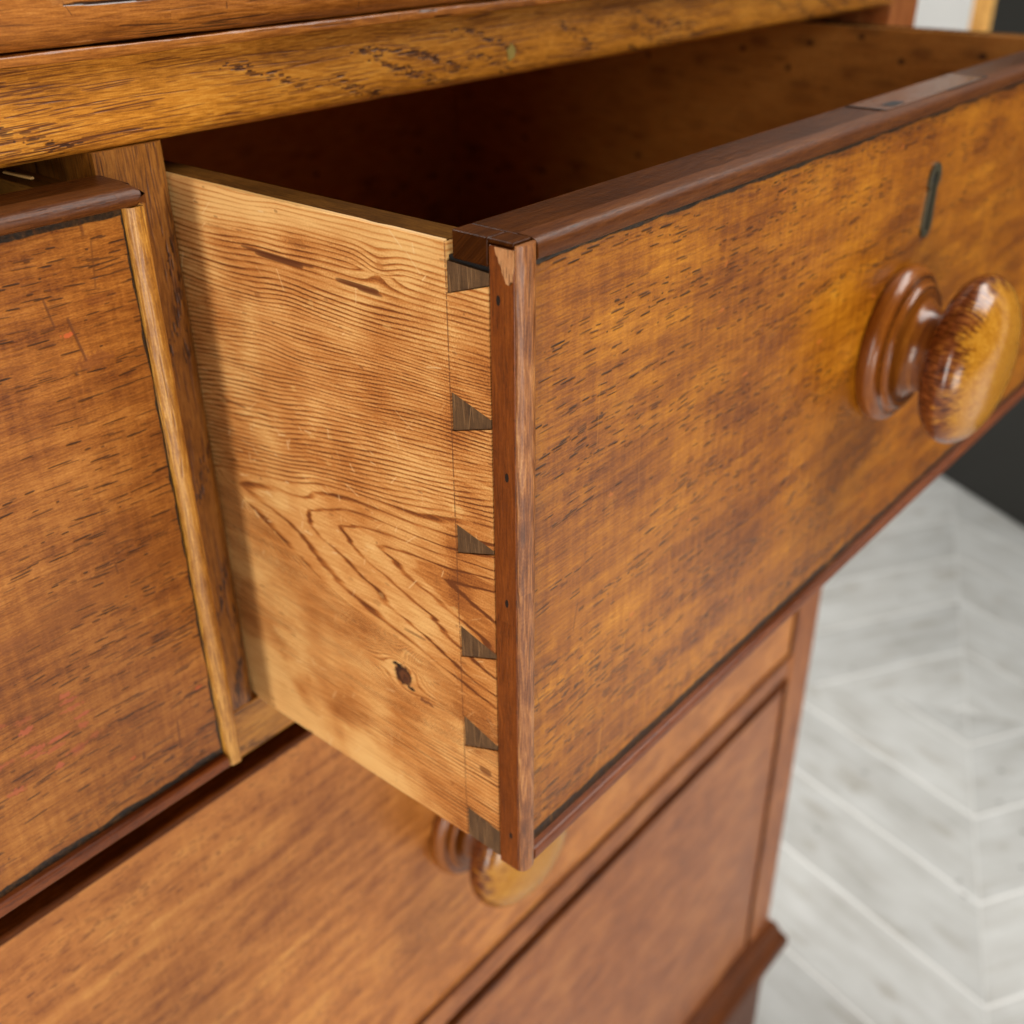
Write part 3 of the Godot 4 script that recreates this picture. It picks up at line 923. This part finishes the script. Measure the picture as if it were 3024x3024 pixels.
func open_drawer() -> void:
	var t := thing("drawer", "open drawer pulled out to the right of the divider, its pine side showing dovetails", "drawer", Vector3(FW / 2, 0.0, -0.225), "drawers of the chest")
	off = t.position
	var lay := Lay.new(0, FW, FH, Vector2(0.0, 0.0028 / FH))
	var st := begin()
	# the front: the show face, and the inner half that the sides are let into
	board(st, Vector3(0.0064, 0.0012, -0.0087), Vector3(FW - 0.0064, FH - 0.0050, -0.0028), 0.0003, lay)
	board(st, Vector3(0.0101, 0.0012, -0.0196), Vector3(FW - 0.0101, FH - 0.0050, -0.0088), 0.0003, lay)
	obj("front_panel", st, M.front, t)
	# cockbeads
	st = begin()
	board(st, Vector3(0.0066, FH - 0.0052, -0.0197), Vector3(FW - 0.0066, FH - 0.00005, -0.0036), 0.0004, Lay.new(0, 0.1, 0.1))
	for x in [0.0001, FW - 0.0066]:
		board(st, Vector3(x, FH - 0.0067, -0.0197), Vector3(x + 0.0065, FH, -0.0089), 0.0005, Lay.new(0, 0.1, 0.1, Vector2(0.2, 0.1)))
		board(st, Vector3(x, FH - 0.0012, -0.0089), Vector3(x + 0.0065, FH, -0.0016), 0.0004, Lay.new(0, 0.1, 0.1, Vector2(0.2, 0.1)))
	var cap := obj("top_cap", st, M.bead_top_shaded, t, "upper face of the drawer front, darkened for the weak light on it")
	st = begin()
	sweep(st, bead_section_top(-0.0058, 0.0002, FH - 0.0052, FH + 0.0001), 0, 0.0066, FW - 0.0066, 260, Lay.new(0, 0.1, 0.1), 0.0006, 110.0)
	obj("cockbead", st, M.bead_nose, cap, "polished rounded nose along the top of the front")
	st = begin()
	sweep(st, nosed(-0.0088, 0.0, 0.0, 0.0050, 0.0015, 0.0012), 0, 0.0066, FW - 0.0066, 120, Lay.new(0, 0.1, 0.1, Vector2(0.2, 0.3)), 0.0004)
	obj("cockbead", st, M.bead_low, t)
	for s in [1.0, -1.0]:
		var x0 := 0.0 if s > 0.0 else FW
		# the dark strip let into the end, and the worn rounded edge it shows on the front
		st = begin()
		board(st, Vector3(minf(x0, x0 + s * 0.0064), 0.0, -0.0086), Vector3(maxf(x0, x0 + s * 0.0064), FH - 0.0014, -0.0012), 0.0003, Lay.new(1, 0.1, 0.1, Vector2(0.1, 0.4)))
		obj("side_strip", st, M.bead, t)
		st = begin()
		var w := PackedVector2Array([Vector2(x0 + s * 0.0001, -0.00118)])
		for k in 7:
			var a := PI - PI * k / 6
			w.append(Vector2(x0 + s * (0.0033 + cos(a) * 0.0032), -0.00105 + sin(a) * 0.0017))
		w.append(Vector2(x0 + s * 0.0064, -0.00118))
		sweep(st, w, 1, 0.0003, FH - 0.0006, 130, Lay.new(1, 0.1, 0.1), 0.00045, 120.0)
		obj("cockbead", st, M.bead_brown, t, "worn brown bead along the side of the front")
	# pine side with the tails of its dovetails
	var pins := [[0.1748, 0.1790, 0.1822, 0.1828], [0.1399, 0.1441, 0.1467, 0.1506], [0.1046, 0.1089, 0.1104, 0.1136], [0.0707, 0.0758, 0.0777, 0.0816], [0.0380, 0.0434, 0.0454, 0.0498]]
	var zt := -0.0216
	var zn := -0.0088
	var out := PackedVector2Array([Vector2(-0.46, 0.0016), Vector2(zt, 0.0016), Vector2(zt, 0.0140), Vector2(zn, 0.0119)])
	for k in range(4, 0, -1):
		var q: Array = pins[k]
		out.append_array(PackedVector2Array([Vector2(zn, q[1]), Vector2(zt, q[0]), Vector2(zt, q[3]), Vector2(zn, q[2])]))
	out.append_array(PackedVector2Array([Vector2(zn, pins[0][1]), Vector2(zt, pins[0][0]), Vector2(zt, 0.1868), Vector2(-0.46, 0.1868)]))
	for s in [0, 1]:
		var x0 := 0.00005 if s == 0 else FW - 0.0100
		var x1 := 0.0100 if s == 0 else FW - 0.00005
		st = begin()
		side_board(st, out, x0, x1)
		var sd := obj("drawer_side", st, M.pine, t, "pine drawer side with arched grain and a dark knot" if s == 0 else "")
		# the upper edge is dark with handling
		st = begin()
		board(st, Vector3(x0 + (0.0009 if s == 0 else 0.0002), 0.1867, -0.46), Vector3(x1 - (0.0009 if s == 1 else 0.0002), 0.1872, zt - 0.0002), 0.0002, Lay.new(2, 0.1, 0.1))
		obj("top_edge", st, M.patina, sd)
		st = begin()
		var ex := x0 if s == 0 else x1
		var into := 1.0 if s == 0 else -1.0
		sweep(st, PackedVector2Array([Vector2(ex, 0.1862), Vector2(ex + into * 0.0002, 0.1868), Vector2(ex + into * 0.0009, 0.1872), Vector2(ex + into * 0.0009, 0.1862)]), 2, -0.459, zt - 0.0002, 160, Lay.new(2, 0.1, 0.1), 0.0004, 160.0)
		obj("worn_edge", st, M.pale, sd)
		# pins of the front, end grain outwards
		var g := 0.00022
		for k in pins.size():
			var q: Array = pins[k]
			var poly := PackedVector2Array([Vector2(zt + g, q[0] + g * 1.2), Vector2(zn - 0.0001, q[1] + g), Vector2(zn - 0.0001, q[2] - g), Vector2(zt + g, q[3] - g * 1.2)])
			st = begin()
			side_board(st, poly, x0 + (0.00025 if s == 0 else 0.0), x1 - (0.00025 if s == 1 else 0.0), true, k * 0.37)
			obj("dovetail_pin", st, M.pin, sd)
		var low := PackedVector2Array([Vector2(zt + g, 0.0018), Vector2(zn - 0.0001, 0.0014), Vector2(zn - 0.0001, 0.0116), Vector2(zt + g, 0.0137)])
		st = begin()
		side_board(st, low, x0 + 0.0003, x1 - 0.0003, true, 0.7)
		obj("dovetail_pin", st, M.pin, sd)
		# black board behind the joints, seen through their gaps
		st = begin()
		board(st, Vector3(x0 + 0.0012, 0.002, zt - 0.0004), Vector3(x1 - 0.0012, 0.1836, zn - 0.0002), 0.0001, Lay.new(0, 1, 1))
		obj("joint_backing", st, M.black, sd)
	st = begin()
	board(st, Vector3(0.0102, 0.012, -0.4598), Vector3(FW - 0.0102, 0.180, -0.4500), 0.0004, Lay.new(0, 0.1, 0.1))
	obj("drawer_back", st, M.inside, t)
	st = begin()
	board(st, Vector3(0.0102, 0.0110, -0.4499), Vector3(FW - 0.0102, 0.0165, -0.0198), 0.0003, Lay.new(0, 0.1, 0.1, Vector2(0.2, 0.1)))
	obj("drawer_bottom", st, M.inside, t)
	for s in [0, 1]:
		var xi := 0.01005 if s == 0 else FW - 0.01065
		st = begin()
		board(st, Vector3(xi, 0.0168, -0.4498), Vector3(xi + 0.0006, 0.1866, -0.0199), 0.0002, Lay.new(2, 0.1, 0.1))
		obj("inner_face", st, M.inside, t, "browned inner face of the drawer side")
	# nails in the strip
	for q in [[0.1765, -0.0059], [0.1329, -0.0040], [0.0961, -0.0045], [0.0132, -0.0041]]:
		st = begin()
		var oval := PackedVector2Array()
		for k in 8:
			var a := TAU * k / 8
			oval.append(Vector2(q[1] + cos(a) * 0.00055, q[0] + sin(a) * 0.00125))
		sweep(st, oval, 0, -0.00008, 0.002, 1, Lay.new(0, 0.05, 0.05))
		obj("nail", st, M.iron, t)
	# where the strip has chipped at its top the wood shows pale
	st = begin()
	sweep(st, PackedVector2Array([Vector2(-0.0067, 0.1884), Vector2(-0.0064, 0.1868), Vector2(-0.0058, 0.1862), Vector2(-0.0056, 0.1850), Vector2(-0.0049, 0.1843), Vector2(-0.0047, 0.1829), Vector2(-0.0042, 0.1822), Vector2(-0.0036, 0.1808), Vector2(-0.0026, 0.1805), Vector2(-0.0021, 0.1815), Vector2(-0.0017, 0.1814), Vector2(-0.0013, 0.1850), Vector2(-0.0013, 0.1884)]), 0, -0.00012, 0.001, 1, Lay.new(1, 0.1, 0.1, Vector2(0.2, 0.2)))
	obj("chip", st, M.chip, t, "pale chipped patch at the top of the strip")
	# brass keyhole lining; a black plate stands for the dark of the hole
	var kx := 0.2475
	var ky := 0.1510
	var shape := func(grow: float) -> PackedVector2Array:
		var p := PackedVector2Array()
		for k in 11:
			var a := -0.28 * PI + PI * 1.56 * k / 10
			p.append(Vector2(kx + cos(a) * (0.0026 + grow), ky + 0.0085 + sin(a) * (0.0026 + grow)))
		for k in 9:
			var a := PI + PI * k / 8
			p.append(Vector2(kx + cos(a) * (0.0017 + grow), ky - 0.0095 + sin(a) * (0.0017 + grow)))
		return p
	st = begin()
	var outer: PackedVector2Array = shape.call(0.0030)
	var inner: PackedVector2Array = shape.call(0.0001)
	var zf := -0.0018
	for i in outer.size():
		var j := (i + 1) % outer.size()
		var n := Vector3(0, 0, 1)
		var u := Vector2.ZERO
		quad(st, [Vector3(outer[i].x, outer[i].y, zf), Vector3(outer[j].x, outer[j].y, zf), Vector3(inner[j].x, inner[j].y, zf), Vector3(inner[i].x, inner[i].y, zf)], [n, n, n, n], [u, u, u, u])
		for e in [[outer, 1.0], [inner, -1.0]]:
			var a: Vector2 = e[0][i]
			var c: Vector2 = e[0][j]
			var m: Vector2 = Vector2((c - a).y, -(c - a).x).normalized() * float(e[1])
			var n3 := Vector3(m.x, m.y, 0)
			quad(st, [Vector3(a.x, a.y, zf), Vector3(c.x, c.y, zf), Vector3(c.x, c.y, -0.0029), Vector3(a.x, a.y, -0.0029)], [n3, n3, n3, n3], [u, u, u, u])
	var esc := obj("escutcheon", st, M.brass, t, "dull brass keyhole lining")
	st = begin()
	plate(st, shape.call(0.0002), -0.0029, 0.00025)
	obj("keyhole", st, M.black, esc)
	# the patch let into the top bead above the lock
	st = begin()
	board(st, Vector3(0.1965, FH - 0.002, -0.0188), Vector3(0.2900, FH + 0.00025, -0.0042), 0.0002, Lay.new(0, 0.1, 0.1, Vector2(0.5, 0.3)))
	var lp := obj("lock_patch", st, M.patch, t, "patch let into the top bead above the lock")
	for q in [[0.1962, 0.0004, -0.0189, -0.0042], [0.2052, 0.0100, -0.0102, -0.0060], [0.2903, 0.0004, -0.0150, -0.0042], [0.2500, 0.0400, -0.00425, -0.0038]]:
		st = begin()
		board(st, Vector3(q[0], FH - 0.001, q[2]), Vector3(q[0] + q[1], FH + 0.0004, q[3]), 0.00008, Lay.new(0, 0.1, 0.1))
		obj("joint", st, M.black, lp)
	knob(t, Vector3(0.232, 0.0985, -0.0028), 0.4)

func side_board(st: SurfaceTool, pts: PackedVector2Array, x0: float, x1: float, pin := false, shift := 0.0) -> void:
	# an outline in (z, y) with thickness along x; laid into the texture by (z, y)
	var uv := func(p: Vector2) -> Vector2:
		return Vector2(p.y / 0.02 + shift, p.x / 0.02) if pin else Vector2((p.x + 0.2) / 0.2, 1.0 - p.y / 0.19)
	var idx := Geometry2D.triangulate_polygon(pts)
	for e in [[x0, -1.0], [x1, 1.0]]:
		var n := Vector3(e[1], 0, 0)
		for k in range(0, idx.size(), 3):
			var a := pts[idx[k]]
			var b := pts[idx[k + 1]]
			var c := pts[idx[k + 2]]
			tri(st, [Vector3(e[0], a.y, a.x), Vector3(e[0], b.y, b.x), Vector3(e[0], c.y, c.x)], [n, n, n], [uv.call(a), uv.call(b), uv.call(c)])
	var area := 0.0
	for i in pts.size():
		area += pts[i].cross(pts[(i + 1) % pts.size()])
	for i in pts.size():
		var a := pts[i]
		var b := pts[(i + 1) % pts.size()]
		var e := (b - a).normalized()
		var n2 := Vector2(e.y, -e.x) * signf(area)
		var n := Vector3(0, n2.y, n2.x)
		quad(st, [Vector3(x0, a.y, a.x), Vector3(x0, b.y, b.x), Vector3(x1, b.y, b.x), Vector3(x1, a.y, a.x)], [n, n, n, n], [uv.call(a), uv.call(b), uv.call(b + n2 * 0.006), uv.call(a + n2 * 0.006)])

func left_drawer() -> void:
	var x1 := -0.0224
	var x0 := -0.4975
	var y0 := 0.0003
	var y1 := 0.1915
	var z := -0.1041
	var t := thing("drawer", "closed upper drawer left of the divider, standing slightly proud, red specks in its grain", "drawer", Vector3((x0 + x1) / 2, y0, -0.33), "drawers of the chest")
	off = t.position
	var st := begin()
	board(st, Vector3(x0 + 0.0055, y0 + 0.001, z - 0.019), Vector3(x1 - 0.0055, y1 - 0.0047, z - 0.0026), 0.0003, Lay.new(0, 0.19, 0.19, Vector2(-x1 / 0.19, 1.0 - (z - 0.0026 - y0) / 0.19 - 0.0)))
	obj("front_panel", st, M.left, t)
	st = begin()
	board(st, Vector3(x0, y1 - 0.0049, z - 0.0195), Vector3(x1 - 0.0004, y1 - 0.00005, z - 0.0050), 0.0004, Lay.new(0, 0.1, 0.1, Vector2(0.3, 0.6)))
	var cap := obj("top_cap", st, M.bead_top_shaded, t)
	st = begin()
	ease = 0.0012
	sweep(st, nosed(z - 0.0075, z + 0.0002, y1 - 0.0049, y1 + 0.0001, 0.0016, 0.0036), 0, x0, x1, 220, Lay.new(0, 0.1, 0.1, Vector2(0.3, 0.6)), 0.0005, 110.0)
	ease = 0.0
	obj("cockbead", st, M.bead_nose, cap)
	st = begin()
	sweep(st, nosed(z - 0.009, z, y0 - 0.0002, y0 + 0.0048, 0.0012, 0.0014), 0, x0 + 0.0056, x1 - 0.0057, 140, Lay.new(0, 0.1, 0.1, Vector2(0.7, 0.1)), 0.0004)
	obj("cockbead", st, M.bead_low, t)
	for s in [[x1, -1.0], [x0, 1.0]]:
		st = begin()
		var w := PackedVector2Array([Vector2(s[0], z - 0.009), Vector2(s[0], z - 0.0018)])
		for k in 5:
			var a := PI / 2 * k / 4
			w.append(Vector2(s[0] + s[1] * 0.0018 - s[1] * cos(a) * 0.0018, z - 0.0018 + sin(a) * 0.0018))
		w.append(Vector2(s[0] + s[1] * 0.0042, z - 0.0002))
		w.append(Vector2(s[0] + s[1] * 0.0054, z - 0.0014))
		w.append(Vector2(s[0] + s[1] * 0.0054, z - 0.009))
		sweep(st, w, 1, y0 - 0.0004, y1 - 0.0050, 120, Lay.new(1, 0.1, 0.1, Vector2(0.5, 0.5)), 0.0006, 130.0)
		obj("cockbead", st, M.bead_worn, t, "worn pale bead on the right edge" if s[1] < 0.0 else "")
	drawer_box(t, x0, x1, y0, y1, z - 0.0195)
	knob(t, Vector3((x0 + x1) / 2, 0.095, z - 0.0026), 1.1)

func drawer_box(t: Node3D, x0: float, x1: float, y0: float, y1: float, z: float) -> void:
	for x in [x0 + 0.0005, x1 - 0.0105]:
		var st := begin()
		board(st, Vector3(x, y0 + 0.002, -0.57), Vector3(x + 0.010, y1 - 0.004, z - 0.0002), 0.0004, Lay.new(2, 0.1, 0.1))
		obj("drawer_side", st, M.inside, t)
	var st := begin()
	board(st, Vector3(x0 + 0.0107, y0 + 0.010, -0.56), Vector3(x1 - 0.0107, y1 - 0.006, -0.55), 0.0004, Lay.new(0, 0.1, 0.1))
	obj("drawer_back", st, M.inside, t)
	st = begin()
	board(st, Vector3(x0 + 0.0107, y0 + 0.010, -0.5498), Vector3(x1 - 0.0107, y0 + 0.015, z - 0.0002), 0.0004, Lay.new(0, 0.1, 0.1))
	obj("drawer_bottom", st, M.inside, t)

func wide_drawer(label: String, y0: float, y1: float, sd: int, upper: bool) -> void:
	var x0 := -0.4988
	var x1 := 0.4742
	var z := ZF + 0.0012
	var t := thing("drawer", label, "drawer", Vector3((x0 + x1) / 2, y0, -0.34), "drawers of the chest")
	off = t.position
	rng.seed = sd
	var st := begin()
	board(st, Vector3(x0 + 0.004, y0 + 0.001, z - 0.02), Vector3(x1 - 0.004, y1 - 0.004, z - 0.0018), 0.0006, Lay.new(0, 0.24, 0.24, Vector2(rng.randf(), rng.randf())))
	obj("front_panel", st, M.oak if upper else M.oak_deep, t)  # lowest front: its shading is put into a darker tint
	for y in [[y1 - 0.0039, y1], [y0, y0 + 0.0036]]:
		st = begin()
		sweep(st, nosed(z - 0.012, z, y[0], y[1], 0.0012, 0.0012), 0, x0, x1, 100, Lay.new(0, 0.1, 0.1, Vector2(rng.randf(), rng.randf())), 0.0003)
		obj("cockbead", st, M.bead_light, t)
	for x in [[x0, x0 + 0.0039], [x1 - 0.0039, x1]]:
		st = begin()
		board(st, Vector3(x[0], y0 + 0.0037, z - 0.012), Vector3(x[1], y1 - 0.0040, z), 0.001, Lay.new(1, 0.1, 0.1))
		obj("cockbead", st, M.bead_light, t)
	drawer_box(t, x0, x1, y0, y1, z - 0.02)
	for x in [0.110, -0.134]:
		knob(t, Vector3(x, (y0 + y1) / 2 + 0.001, z - 0.0018), x * 20.0)
